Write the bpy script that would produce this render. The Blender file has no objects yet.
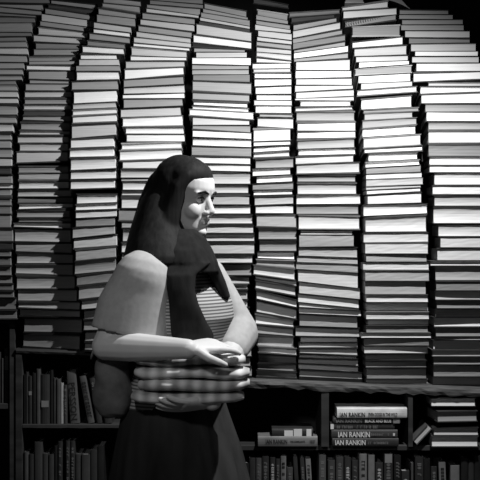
# Each stack, top to bottom: page block top (left,right), bottom (left,right), end x (left,right), tone.
# y values and x values are measured on a 480 grid; a '.' repeats the value above; a missing right value equals the left.
STACKS = [
 # (recess, bottom, text)
 (0.024, 319.5, """
-3,-1 2,3 -20 50 m
4,5 5,10 -20 43 g
6,11 11,14.5 -19 41 g
12,15.5 15,17 -22 36 m
17,18 22,22 -24 35 m
23,23 31,31.5 -27 32 g
32.5,33 37,36 -28 32 m
38,37.5 42,41 -33 26 m
42.7,42 46.5,46.5 -33 27 g
48,48 53,54 -31 28 l
55,56 62,62 -33 27 g
63,63.5 68.5,68.5 -35 24 g
69.5 74.3 -37 23 g
75.5 80,79.5 -37 22 g
82,80.5 84.5,84 -42 16 m
85.5 90,90 -42 17 g
91.5 97,97 -41 18 l
98 102.7 -41 18 l
104.5,106 114.3 -43 17 g
116,117 122.5 -44 16 g
124.2 132,131 -47 13 l
133.2,134 139.5 -49 11 g
140.8 147.6 -49 11 g
149 157 -49 12 g
158.5 165.7 -49 12 l
167.5 173.5 -50 11 d
175.5 183 -49 12 g
184.2 188 -49 12 l
189.3 195 -50 11 g
198.5 205 -50 11 m
206.3 213.5 -50 11 m
215 227 -51 11 g
229.5 241 -49 13 g
242.5 249 -50 13 d
250.5 256 -51 11 m
257.5 265 -51 11 m
266.5 275 -51 11 m
276.5 283 -50 12 m
284.5 290 -50 13 m
291.5 297 -49 14 m
298.5 309 -49 16 m
310.5 318.3 -48 17 m
"""),
 (0.034, 348.6, """
1,5 4,9 51 98 g
5,10 8,13.5 48 97 d
9,15.5 14,20 45 95 g
14.5,20.6 21,27 42 94 l
21.7,27.6 26,32 40 92 g
27.7,32.8 34,37 38 88 l
35.2,38.3 41,43.3 33 87 l
43,44.2 48.3,48.8 35 82 m
49.2 55 33 80 g
57 61 28 79 g
61.6 64.6 29 78 g
65.7,66.5 69.3,70 26 76 w
71.3 78.5,79.8 28 75 g
80,81 83.4 29 74 g
84.3 90.5 25 72 g
92 97 24 72 l
99.5 103.8 24 72 g
105.2 109.2 23 71 l
110.6 114.8 23 72 d
116 119.3,121 22 72 g
123 129,130 20 71 g
131.3 134.5 19 72 l
137 142.5 17 69 l
144 150.5 19 69 l
152.3 162.6,160.6 16 69 l
167 172.5 18 69 g
173.7 179 18 70 l
182 188.5,188 18 70 w
190.5 196.3 17 72 l
197.8 202.5 17 73 m
204 209,207 18 73 w
211 217 16 70 g
218.5 221.5 18 71 g
223.5 226.2,228.3 13 74 w
230.3 241,242 14 71 l
243.8 251,253 15 75 l
253.7,254.8 263 16 75 l
265 273,275 15 74 l
276.5 288.3 16 77 l
290.2 300.4,301 17 78 l
302.2 307,309.5 18 81 l
309.5,311 315,317 19 81 l
319 331.5,332.5 23 82 g
335,335.5 346.3,348 22 80 g
"""),
 (0.0, 351.5, """
-2,1.5 3,6 103 141 g
3.5,6.5 7,12 102 140 g
9,14 14.3,18 98 136 g
15,18.8 22,26 97 135 g
23,27.5 28.3,32.3 94 131 l
29,33 32.5,36.5 93 130 w
34,38 39.5,43 89 130 g
41,44.3 45,48 87 125 m
46.5,49 52,54 82 124 w
55.2 59 80 117 w
60 65.3 79 119 l
66.2 71 76 120 g
72.2 80,79 76 119 w
82,81 89.3 71 118 g
92,90.5 103,101 73 117 w
104.2,102 109,107.3 72 116 l
111,109 115,113 72 117 w
117.3,114.7 122.7,121 72 117 w
126,124 138,134.4 71 116 l
140,138 147.5,146 70 114 w
150,148.2 157,156 69 114 w
159.2,158 170,168 70 116 w
171.7,170.3 179,178 70 116 w
181,180 188.8,187.5 70 115 w
194.5 203.5,202 76 117 w
205.2,203.6 210,208.6 75 117 w
212,210 218,216 75 117 w
219.2,217 226.5,225 75 115 g
228.5,225.5 238,233.5 72 115 l
239.3,235 248,245 73 117 w
251,247 260.5,256.5 75 116 l
262.2,258.3 274,270 74 116 g
276.2,271.5 285.3,281 76 115 g
287.2,283 299,294.5 78 119 l
301,297 309,306 81 121 l
310.5,308 319,317 83 124 g
320.7,319 330,329 83 124 g
332,331 341,340.5 84 126 g
343,342.6 349.5,350 84 126 g
"""),
 (0.012, 356.5, """
-5,-2 0.5,4 151 206 m
1,4.6 4.5,8 150 206 m
5.2,8.7 8,14.5 147 204 g
9,15.2 12.5,17.7 146 200 l
13.5,18.6 19,24 142 197 g
20,24.8 25,31 140 195 l
26.2,32.3 31.4,37.3 138 195 g
32.3,38.3 37.4,42.8 136 192 l
38.3,43.6 42.6,47.3 134 191 l
43.4,48 46,50.4 133 190 w
48,51.4 55,57 131 187 l
56.3,57.9 60.3,60.5 130 187 w
61.3,61.3 68,66.2 125 185 l
70,68 79,74.5 124 184 w
80.3,77 87,84 123 184 g
88.3,85.3 93.8,92.5 123 185 l
94.8,93.3 98,98 122 185 w
99.7,99 108,105.5 123 183 g
109.6,107.2 117,115 120 181 l
118.3,115.8 126,125 122 183 w
127.7 133.4 125 184 w
134.7 141.3 126 185 w
144,142 149,147.4 121 182 w
151,149.2 160,158 119 182 w
162,160 168 122 182 w
169.7 177.5 120 181 l
178.3 180.7 121 182 l
182 189.6 122 182 w
191.5 195 121 182 l
199 207.8 121 183 w
209.5 220 118 181 g
222.5 227.5 121 182 l
229.3 241 122 182 l
243 252 121 182 w
254 261 121 182 l
263 274 120 181 w
276 283 122 182 l
285 296 121 182 l
298 305 121 182 w
307 318 121 182 l
320 331 121 182 l
333 343 121 182 l
345 354.5 121 182 l
"""),
 (0.02, 376.8, """
4,10.5 8.5,16 204 247 g
9.3,16.8 12.6,19 203 248 g
13.2,19.7 17.5,25 201 250 g
18.2,25.6 21,28 200 250 l
21.6,28.7 24,31.3 199 250 d
24.7,32.5 34,41 196 252 l
35.6,42 42.3,48 193 252 w
43.3,48.8 47,49.6 192 252 k
48.2,50 51.5,52 194 245 g
52.2 57.2 196 247 l
58.2 64,65 192 251 w
65,66 69.2 192 249 g
70 74.2 192 249 g
75 80,82 193 250 m
81.2,83.3 90,93.2 192 252 g
92.8,95 98.8,101 192 250 g
102.3,103.8 104.6,107.4 193 248 w
106.4,109 108.3,111.5 192 249 w
109.6,113 114.6,119 189 254 w
117,120.6 124.6 192 250 l
125.4 128.5,132 192 251 g
130.4,133 136.7,138.8 192 252 w
138.4,139.8 145,147 192 252 w
146.7,148 154.8,156.3 191 252 g
157,157.7 162.7,164 191 251 w
164.6,165.2 170,171.5 190 251 w
172.6 183.6 191 251 l
185.2 192.8 191 249 l
196 204.2 191 250 l
205.8 213.3 190 251 w
215.2 223.3 192 253 l
226.6 232.7 192 254 w
234.8 240.8 192 255 l
243.7 253.3 192 255 w
256 262.5 193 253 w
264.8 275 192 252 g
277 283.4 193 250 l
285.2 288.6 194 248 l
291 298.8 194 248 l
300.6 306.4 194 248 w
308 315.5 193 250 l
317.5 325 193 251 l
327 336 192 250 l
338 345 194 251 l
347 356 193 252 l
358 366 192 251 l
367.5 375.5 192 252 l
"""),
 (0.015, 378.7, """
-1,5 3.3,7.8 253 289 d
10.5,14.5 15,20 257 291 g
15.7,20.6 20,24 256 291 g
20.7,24.7 24.3,28.8 256 291 g
25,29.4 30,32.5 255 291 l
31,34.2 36.3,40 258 292 l
37.3,40.8 40.8,44 257 292 l
41.6,44.9 45.3,48.9 256 292 g
47.4,50.4 51.8,54.4 256 292 l
52.4,55 56.5,60.3 256 292 l
58.2,61.3 62,62.6 256 292 w
63.8,63.2 68.3,67.8 252 291 w
69.3,69 72,72 253 291 l
73.5 78,77.5 254 292 w
79.3 86,85 254 292 w
87.6,86.3 93.6 255 292 w
95 99.6 256 292 w
100.5 105 254 292 l
106.2 112.7 255 292 w
114.2,115 116.6,117 259 293 g
118,118.6 126,128 257 294 l
130,128.9 141,140 253 291 w
142,141 146,144.3 253 291 w
147.8,145.6 152,149.6 253 290 w
153.2,150.6 157.3,155.8 253 290 l
160,157.7 168,167 255 294 g
169.5,167.8 175.8,174 252 291 w
177,175 182.8,181 256 293 w
184.5,182.6 189.7,188.8 252 294 g
191,190 195,194 253 293 w
197.7,196.5 205,203.5 254 294 l
206.2,205 213,213 255 294 w
215.6 225.8,227 256 297 l
228.5 239 258 298 g
240.7 250.8 259 298 g
252.8 257.7,259.3 257 295 w
260,261 264,267 256 295 g
265.2,269.6 273.6,279.4 253 298 w
276,281.6 278.5,285.6 255 298 w
280.8,287 287.6,295.3 255 296 l
291,301 298.3,307 256 298 w
300.8,309.8 311.7,318.8 256 298 w
315,321.5 323.3,326.7 255 296 w
325,329.2 333,336 255 294 l
336.3,337.3 345,347.3 257 299 l
347,349 351.5,354.6 258 297 w
354.5,356.5 362.5,363 258 297 m
364.5 369,371.5 257 297 m
370.8,373 375.8,377.8 256 298 m
"""),
 (0.01, 380.0, """
13,10.5 16.5,13.8 289 340 m
18,14.5 22,17.6 291 335 d
24.6,18.5 29.8,22.3 293 337 g
31,23.5 37.5,29.2 293 340 l
38.3,31 42.6,34.4 293 342 g
43.2,36 48.8,40.6 293 345 m
50,42.5 52.2,46 294 345 g
52.8,46.6 58,52 294 348 w
58.8,54 61.2,58 294 348 g
62,59.8 69.8 296 350 l
71,71 78.3,77 295 352 w
79.3,78.6 84.8 296 352 l
85.7 91.6,88.6 295 353 l
92.4,90.2 98.2,95.6 296 354 l
98.8,97 100.2 295 354 l
101.5 105.8 300 351 w
107.4,106 111,109 295 353 l
112.4 120.3 296 355 g
123.8,122.4 130.4 297 356 w
132.6,131 138,137 297 356 w
141.2,138.5 148.8,147.2 297 355 g
149.8,148.3 155,153.6 298 356 w
157.7,155.4 164,161.5 295 354 l
164.9,162.4 173.5,172 296 360 l
175.8 181.4 297 356 g
183.6 193.8 297 357 l
195.6,194.3 204,203.4 296 361 w
205.2 213.8 296 359 g
215.4,217 228.5 298 360 w
230.6,231.5 234.4 300 353 l
235.4 246.8,246 299 354 l
248 255.5,257.5 298 358 l
256.7,258.7 261.8,263.8 297 358 l
262.7,264.8 268.8,272.6 296 358 l
269.6,273.5 281,288 298 358 w
282,288.8 293,299 299 360 w
294,299.8 301.8,308 298 359 w
302.8,309 306.8,310.4 299 359 w
307.5,311.2 313,315.8 299 361 w
314.3,317 325.6,327.6 299 358 l
326.8,328.6 335.7,337 295 360 l
337 342 300 358 w
343 347.3 299 358 l
348.3 352.5,355 299 358 l
354,356.3 357.4,358.3 299 357 l
358.8,359.4 363,366 298 359 l
364,367 368.8,371.8 298 359 w
370.2,373 376,378.8 299 363 g
"""),
 (0.0, 383.3, """
-6 1.5 345 364 g
7.5,2.6 10.3,7.8 342 388 w
10.8,8.4 17.6,14.6 343 397 w
22,15.5 26.6,20 345 396 g
27.6,26 36,35.5 352 401 g
42.8,37.6 47.6,44.4 352 403 w
49,46 56,54.6 354 407 l
57,56 62,60.4 356 408 l
62.8,61.2 67.8,64.4 359 409 w
69,65.8 74.3,72 355 412 g
76,73.4 83,81 358 411 w
83.8,81.8 89.5,86 361 413 l
91,87 95.3,91.6 357 417 w
99.8,96 109,106.4 361 412 w
110.4,108 112.6,111 363 419 m
114,112 119.7,117 364 413 g
120.8,118 128,124 362 417 g
129.5,126 137,133.5 362 416 w
138.8,134.8 147.5,144.3 363 421 l
149.6,146.3 152.6,150 364 423 w
154.4,153 161.2,158.6 368 418 w
162.8,160 167.4,164.4 365 420 w
168.4,165.2 173.8,171.5 366 421 g
174.7,172.6 179,177 366 422 w
180,178 186,184 366 423 l
187.2,185 189.5,186.8 366 421 l
190.5,187.8 194.3,191 366 421 w
195.6,193 204,202.4 367 422 w
205,204 215.8,213 363 428 w
218,215.5 231.6,231.2 365 427 w
233 242.4,241.6 363 429 w
243.3 253.3 365 428 w
254.2 261.5 366 427 l
262.4 269.7 363 430 w
270.6 280.5 365 429 l
281.6 294 365 426 l
295 301.8 366 428 w
303 311 366 429 w
312 318.8 366 429 w
319.7 324.8 368 429 w
325.8 332.3 366 428 g
333.4 337.5 361 431 w
338.4 345.3 364 429 g
346.3 353 364 428 w
354 359.6 365 426 g
360.8 367 365 427 g
368.2 378.3 366 427 g
379.6 382.4 366 428 g
"""),
 (0.02, 386.5, """
10.3,10.5 14.2 399 449 g
15 19 399 453 g
20 24.2 402 463 g
25 30 401 464 g
31 37 405 470 l
38,39.5 43,42.5 409 470 m
44 50.6 411 476 l
51.7 56 415 478 w
57 62.3 412 479 l
63.2 70.8 416 485 w
74,72 81.6,78.7 413 488 w
83 85.6 428 490 l
87 93.5,91 420 490 w
95.3,93 103 421 492 w
104.2 111.3 425 492 g
112.3 120.8 426 493 w
122.3 129.3 428 494 g
132 142.4 428 495 w
145 155.8 428 495 m
157.3 164.5 429 496 w
166 172 429 496 w
173.3 184.4 434 497 w
186.4 194 432 497 w
196.5 205.6 434 498 l
207.8 223 433 498 w
225 236 438 498 w
237.5 247.2 440 498 w
248.6 260 437 497 w
261.2 265.3 430 497 w
266.8 280 435 496 l
281.2 290 436 497 g
291 299.6 435 497 w
300.8 308 436 498 g
309.2 316.6 435 498 l
317.8 326.4 434 498 w
327.7 336 435 498 g
337 339.6 435 498 l
340.7 349 433 498 w
350.2 356 432 498 l
357.3 364.2 433 498 g
365.5 376.2 433 498 g
377.5 385.5 433 498 g
"""),
]
import bpy, bmesh, math, random
from mathutils import Vector, Matrix
rnd = random.Random(11)
C = bpy.context.scene.collection
FPX, CAMD, CAMZ = 1140.0, 3.8, 1.41

def up(px, py, y):
    """point at depth y that the photograph shows at (px,py)"""
    d = CAMD + y
    return Vector(((px-240)/FPX*d, y, CAMZ-(py-240)/FPX*d))

# ------------------------------------------------------------------ materials
def new_mat(name):
    m = bpy.data.materials.new(name); m.use_nodes = True
    nt = m.node_tree; b = nt.nodes['Principled BSDF']
    return m, nt, b
def mat_noise(name, lo, hi, scale=(20,20,20), rough=.8, bump=.0, detail=4, dist=.002, spec=.3, obj_rand=0.0):
    m, nt, b = new_mat(name)
    tc = nt.nodes.new('ShaderNodeTexCoord'); mp = nt.nodes.new('ShaderNodeMapping')
    mp.inputs['Scale'].default_value = scale
    nz = nt.nodes.new('ShaderNodeTexNoise'); nz.inputs['Scale'].default_value = 1; nz.inputs['Detail'].default_value = detail
    cr = nt.nodes.new('ShaderNodeValToRGB')
    cr.color_ramp.elements[0].position = .3; cr.color_ramp.elements[1].position = .7
    cr.color_ramp.elements[0].color = (lo,lo,lo,1); cr.color_ramp.elements[1].color = (hi,hi,hi,1)
    L = nt.links.new
    oi = nt.nodes.new('ShaderNodeObjectInfo'); ad = nt.nodes.new('ShaderNodeVectorMath'); ad.operation = 'ADD'
    sc = nt.nodes.new('ShaderNodeMath'); sc.operation = 'MULTIPLY'; sc.inputs[1].default_value = 7
    L(oi.outputs['Random'], sc.inputs[0]); L(sc.outputs[0], ad.inputs[1]); L(tc.outputs['Object'], ad.inputs[0])
    L(ad.outputs[0], mp.inputs['Vector']); L(mp.outputs[0], nz.inputs['Vector']); L(nz.outputs[0], cr.inputs[0])
    out = cr.outputs[0]
    if obj_rand:
        mr = nt.nodes.new('ShaderNodeMapRange'); mr.inputs['To Min'].default_value = 1-obj_rand; mr.inputs['To Max'].default_value = 1+obj_rand*.4
        L(oi.outputs['Random'], mr.inputs['Value'])
        vm = nt.nodes.new('ShaderNodeVectorMath'); vm.operation = 'SCALE'
        L(cr.outputs[0], vm.inputs[0]); L(mr.outputs[0], vm.inputs['Scale']); out = vm.outputs[0]
    L(out, b.inputs['Base Color'])
    b.inputs['Roughness'].default_value = rough
    b.inputs['Specular IOR Level'].default_value = spec
    if bump:
        bp = nt.nodes.new('ShaderNodeBump'); bp.inputs['Strength'].default_value = bump; bp.inputs['Distance'].default_value = dist
        L(nz.outputs[0], bp.inputs['Height']); L(bp.outputs[0], b.inputs['Normal'])
    return m
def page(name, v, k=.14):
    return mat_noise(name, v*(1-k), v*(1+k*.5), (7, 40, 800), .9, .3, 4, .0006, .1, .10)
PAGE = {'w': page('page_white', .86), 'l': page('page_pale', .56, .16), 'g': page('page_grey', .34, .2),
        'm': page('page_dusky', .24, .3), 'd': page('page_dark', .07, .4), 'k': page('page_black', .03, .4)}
COVER = [mat_noise('cover_black', .018, .03, (30,30,30), .5), mat_noise('cover_charcoal', .035, .06, (30,30,30), .6),
         mat_noise('cover_dark_grey', .07, .11, (40,40,40), .6), mat_noise('cover_grey', .16, .22, (40,40,40), .6),
         mat_noise('cover_light', .35, .45, (40,40,40), .6)]
SP = {t: mat_noise('spine_%s' % n, v*.8, v*1.15, (25,25,25), .45, spec=.4) for t, n, v in
      (('0','black',.015),('1','dark',.035),('2','charcoal',.05),('3','slate',.085),('4','grey',.18),('5','mid_grey',.4),('7','pale',.7))}
INK_D = mat_noise('ink_black', .012, .018, (9,9,9), .6)
INK_L = mat_noise('ink_white', .6, .7, (9,9,9), .6)
INK_G = mat_noise('ink_grey', .2, .25, (9,9,9), .6)
WOOD = mat_noise('dark_stained_wood', .018, .05, (2,30,30), .75, .4, 6)
WOOD_W = mat_noise('worn_shelf_edge', .035, .15, (9,60,70), .85, .7, 8, .004)
BACKW = mat_noise('back_wall_boards', .012, .03, (6,6,1.2), .9, .3, 6)
FLOORM = mat_noise('floor_boards', .04, .08, (2,14,2), .7, .2, 6)
SKIN = mat_noise('skin', .56, .62, (14,14,14), .5, .05)
LIP = mat_noise('lip', .4, .44, (30,30,30), .5)
EYEW = mat_noise('eye_white', .7, .75, (9,9,9), .3); IRIS = mat_noise('iris', .01, .02, (9,9,9), .2)
HAIR = mat_noise('black_hair', .005, .014, (90,90,5), .7, .4, 3, .002, .15)
SCARF = mat_noise('black_scarf', .010, .02, (40,40,12), .95, .5, 4, .004, .1)
SKIRT = mat_noise('dark_skirt', .022, .045, (14,14,3), .95, .6, 3, .01, .1)
BAGM = mat_noise('soft_bag', .10, .2, (16,16,22), .8, .6, 4, .006)
SHOE = mat_noise('shoe', .015, .02, (9,9,9), .4)

def mat_stripe():
    m, nt, b = new_mat('striped_jersey'); L = nt.links.new
    tc = nt.nodes.new('ShaderNodeTexCoord'); w = nt.nodes.new('ShaderNodeTexWave')
    w.wave_type = 'BANDS'; w.bands_direction = 'Z'; w.inputs['Scale'].default_value = 34; w.inputs['Distortion'].default_value = .15
    cr = nt.nodes.new('ShaderNodeValToRGB'); cr.color_ramp.elements[0].position = .35; cr.color_ramp.elements[1].position = .6
    cr.color_ramp.elements[0].color = (.12,.12,.12,1); cr.color_ramp.elements[1].color = (.42,.42,.42,1)
    L(tc.outputs['Object'], w.inputs['Vector']); L(w.outputs[0], cr.inputs[0]); L(cr.outputs[0], b.inputs['Base Color'])
    b.inputs['Roughness'].default_value = .95; b.inputs['Specular IOR Level'].default_value = .05; return m
def mat_plaid():
    m, nt, b = new_mat('chequered_wool'); L = nt.links.new
    tc = nt.nodes.new('ShaderNodeTexCoord'); outs = []
    for ax, s in (('X', 8), ('Z', 4.5)):
        w = nt.nodes.new('ShaderNodeTexWave'); w.wave_type = 'BANDS'; w.bands_direction = ax; w.inputs['Scale'].default_value = s
        w.inputs['Distortion'].default_value = .6; w.inputs['Detail'].default_value = 1
        L(tc.outputs['Object'], w.inputs['Vector']); outs.append(w)
    a = nt.nodes.new('ShaderNodeMath'); a.operation = 'ADD'; L(outs[0].outputs[1], a.inputs[0]); L(outs[1].outputs[1], a.inputs[1])
    cr = nt.nodes.new('ShaderNodeValToRGB'); cr.color_ramp.elements[0].position = .15; cr.color_ramp.elements[1].position = .95
    cr.color_ramp.elements[0].color = (.28,.28,.28,1); cr.color_ramp.elements[1].color = (.8,.8,.8,1)
    h = nt.nodes.new('ShaderNodeMath'); h.operation = 'MULTIPLY'; h.inputs[1].default_value = .5
    L(a.outputs[0], h.inputs[0]); L(h.outputs[0], cr.inputs[0]); L(cr.outputs[0], b.inputs['Base Color'])
    b.inputs['Roughness'].default_value = .95; b.inputs['Specular IOR Level'].default_value = .05; return m
STRIPE = mat_stripe(); PLAID = mat_plaid()
SLEEVE = mat_noise('grey_jersey', .36, .42, (60,60,60), .95, .2)

# ------------------------------------------------------------------ helpers
def link(name, me, mat=None, parent=None, loc=None):
    o = bpy.data.objects.new(name, me); C.objects.link(o)
    if mat is not None and me is not None:
        for m in (mat if isinstance(mat, (list, tuple)) else [mat]): me.materials.append(m)
    if parent: o.parent = parent
    if loc is not None: o.location = loc
    return o
def empty(name, loc, label, cat, group=None, rot=None):
    o = bpy.data.objects.new(name, None); C.objects.link(o); o.location = loc; o.empty_display_size = .05
    if rot: o.rotation_euler = rot
    o['label'] = label; o['category'] = cat
    if group: o['group'] = group
    return o
def mesh(name, vs, fs, mi=None, smooth=False):
    me = bpy.data.meshes.new(name); me.from_pydata([tuple(v) for v in vs], [], fs)
    if mi: me.polygons.foreach_set('material_index', mi)
    if smooth: me.polygons.foreach_set('use_smooth', [True]*len(me.polygons))
    me.update(); return me
class MB:
    def __init__(s): s.v = []; s.f = []; s.m = []
    def hexa(s, p, m=0):      # p: 8 points, bottom 4 ccw then top 4 ccw
        n = len(s.v); s.v += [Vector(q) for q in p]
        s.f += [tuple(n+i for i in q) for q in ((3,2,1,0),(4,5,6,7),(0,1,5,4),(1,2,6,5),(2,3,7,6),(3,0,4,7))]; s.m += [m]*6
    def box(s, a, b, m=0):
        x0,y0,z0 = a; x1,y1,z1 = b
        s.hexa([(x0,y0,z0),(x1,y0,z0),(x1,y1,z0),(x0,y1,z0),(x0,y0,z1),(x1,y0,z1),(x1,y1,z1),(x0,y1,z1)], m)
    def prism(s, cols, m=0):  # cols: list of equal loops, capped
        n = len(s.v); k = len(cols[0])
        for c in cols: s.v += [Vector(q) for q in c]
        for i in range(len(cols)-1):
            for j in range(k):
                a = n+i*k+j; b = n+i*k+(j+1)%k
                s.f.append((a, b, b+k, a+k)); s.m.append(m)
        s.f.append(tuple(n+j for j in reversed(range(k)))); s.m.append(m)
        e = n+(len(cols)-1)*k
        s.f.append(tuple(e+j for j in range(k))); s.m.append(m)
    def me(s, name, org=Vector((0,0,0)), smooth=False):
        me = mesh(name, [v-org for v in s.v], s.f, s.m, smooth)
        bm = bmesh.new(); bm.from_mesh(me); bmesh.ops.recalc_face_normals(bm, faces=bm.faces); bm.to_mesh(me); bm.free()
        return me
def structure(name, mb, mat, bevel=0):
    me = mb.me(name); o = link(name, me, mat); o['kind'] = 'structure'
    return o
def text_mesh(txt, size, bold=0.0):
    cu = bpy.data.curves.new('lettering', 'FONT'); cu.body = txt; cu.size = size; cu.extrude = .0003; cu.offset = bold
    cu.align_x = 'LEFT'; cu.align_y = 'BOTTOM'; cu.resolution_u = 2
    o = bpy.data.objects.new('tmp_text', cu); C.objects.link(o); bpy.context.view_layer.update()
    me = bpy.data.meshes.new_from_object(o.evaluated_get(bpy.context.evaluated_depsgraph_get()))
    bpy.data.objects.remove(o); bpy.data.curves.remove(cu)
    me.materials.clear()
    return me
def fit_text(txt, w, h, bold=0):
    """mesh of the text scaled to w x h, lying in local XZ facing -Y, lower left at the origin"""
    me = text_mesh(txt, 1.0, bold)
    xs = [v.co.x for v in me.vertices]; ys = [v.co.y for v in me.vertices]
    sx = w/(max(xs)-min(xs)); sy = h/(max(ys)-min(ys)); x0 = min(xs); y0 = min(ys)
    for v in me.vertices:
        v.co = Vector(((v.co.x-x0)*sx, -v.co.z*1.0, (v.co.y-y0)*sy))
    return me
ONES = 'zeroth first second third fourth fifth sixth seventh eighth ninth tenth eleventh twelfth thirteenth fourteenth fifteenth sixteenth seventeenth eighteenth nineteenth'.split()
TENS = {20:('twenty','twentieth'),30:('thirty','thirtieth'),40:('forty','fortieth')}
def ordn(n):
    if n < 20: return ONES[n]
    t = n//10*10
    return TENS[t][1] if n == t else TENS[t][0]+'-'+ONES[n-t]

# ------------------------------------------------------------------ stacks
def dprof(z, rec):
    y = rec
    if z > 1.62: y += .30*((z-1.62)/.62)**1.8
    if z < 1.5: y += .12*((1.5-z)/.56)**1.4
    return y
def pitch(z):
    if z <= 1.62: return 0.0
    return math.atan(.30*1.8/.62*((z-1.62)/.62)**.8)*.6
def front(px, py, rec):
    y = rec
    for _ in range(8):
        z = CAMZ-(py-240)/FPX*(CAMD+y); y = dprof(z, rec)
    return up(px, py, y)
def parse(text):
    out = []
    for ln in text.strip().splitlines():
        a = ln.split(); t = a[0].split(','); b = a[1].split(',')
        out.append([float(t[0]), float(t[-1]), float(b[0]), float(b[-1]), float(a[2]), float(a[3]), a[4]])
    return out
SPAN = ['first','second','third','fourth','fifth','sixth','seventh','eighth','ninth']
TONE = {'w':'white', 'l':'pale', 'g':'greyish', 'm':'dusky grey', 'd':'dark', 'k':'very dark'}

BO = {}
def set_board(ids, xa, ya, ra, xb, yb, rb):
    A, B = front(xa, ya, ra), front(xb, yb, rb)
    for i in ids: BO[i] = lambda X, A=A, B=B: A.z+(B.z-A.z)*(X-A.x)/(B.x-A.x)
set_board((0,), -40, 319.5, .024, 15, 319.5, .024)
set_board((1,2,3), 20, 348.3, .034, 180, 354.5, .012)
set_board((4,5,6,7,8), 276, 378.7, .025, 465, 386.3, .02)
ALL = [parse(t[2]) for t in STACKS]
for si in range(len(ALL)-1):          # a book never reaches into the next stack
    for r in ALL[si]:
        lim = min([q[4] for q in ALL[si+1] if min(q[0],q[1]) < max(r[2],r[3])+1 and max(q[2],q[3]) > min(r[0],r[1])-1] or [999])
        if r[5] > lim-.8 and r[5]-lim < 9: r[5] = lim-.8
books = []
for si, (rec, bottom, text) in enumerate(STACKS):
    rows = ALL[si]
    for i, r in enumerate(rows):
        tl, tr, bl, br, xl, xr, tone = r
        pv = rows[i-1] if i else None; nx = rows[i+1] if i+1 < len(rows) else None
        def edge(a, b):              # a: line above, b: line below -> where the upper/lower covers end
            g = b-a
            if g > 4: return a+1.3, b-1.3
            return (a+b)/2, (a+b)/2
        def ref(p, q, ya, yb, up_):
            # shared interface: a line through the mean ends of both books
            L_, R_ = (p[4]+q[4])/2, (p[5]+q[5])/2
            k = (yb-ya)/max(R_-L_, 1); return ya+k*((q if up_ else p)[4]-L_), ya+k*((q if up_ else p)[5]-L_)
        if pv:
            otl = edge(pv[2], tl)[1]; otr = edge(pv[3], tr)[1]; otl, otr = ref(pv, r, otl, otr, True)
        else: otl, otr = tl-1.0, tr-1.0
        if nx:
            obl = edge(bl, nx[0])[0]; obr = edge(br, nx[1])[0]; obl, obr = ref(r, nx, obl, obr, False)
        else:
            if si >= 4:
                obl = 376.8+(xl-225)*.0415; obr = 376.8+(xr-225)*.0415
            else: obl = obr = bottom
        tl = max(tl, otl+.15); tr = max(tr, otr+.15); bl = min(bl, obl-.15); br = min(br, obr-.15); r = [tl, tr, bl, br, xl, xr, tone]
        # visible size (for choosing the individuals)
        vx0, vx1 = max(0, xl), min(480, xr); h = max(0, bl-max(tl, 0))
        hid = 1.0
        if si == 3 and tl > 235: hid = .02
        if si == 3 and 160 < tl <= 235: hid = .4
        if si == 2 and tl > 318: hid = .35
        if si == 4 and tl > 335: hid = .05
        if si == 4 and 170 < tl <= 335: hid = .5
        if tl > 345: hid *= .7
        books.append(dict(si=si, i=i, r=r, o=(otl, otr, obl, obr), rec=rec, vis=max(0, vx1-vx0)*h*hid, n=len(rows)))
books.sort(key=lambda b: -b['vis'])
for k, b in enumerate(books): b['solo'] = k < 300
books.sort(key=lambda b: (b['si'], b['i']))
rest = MB(); REST_M = list(PAGE.values())+COVER; PKEY = list(PAGE.keys())

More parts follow.
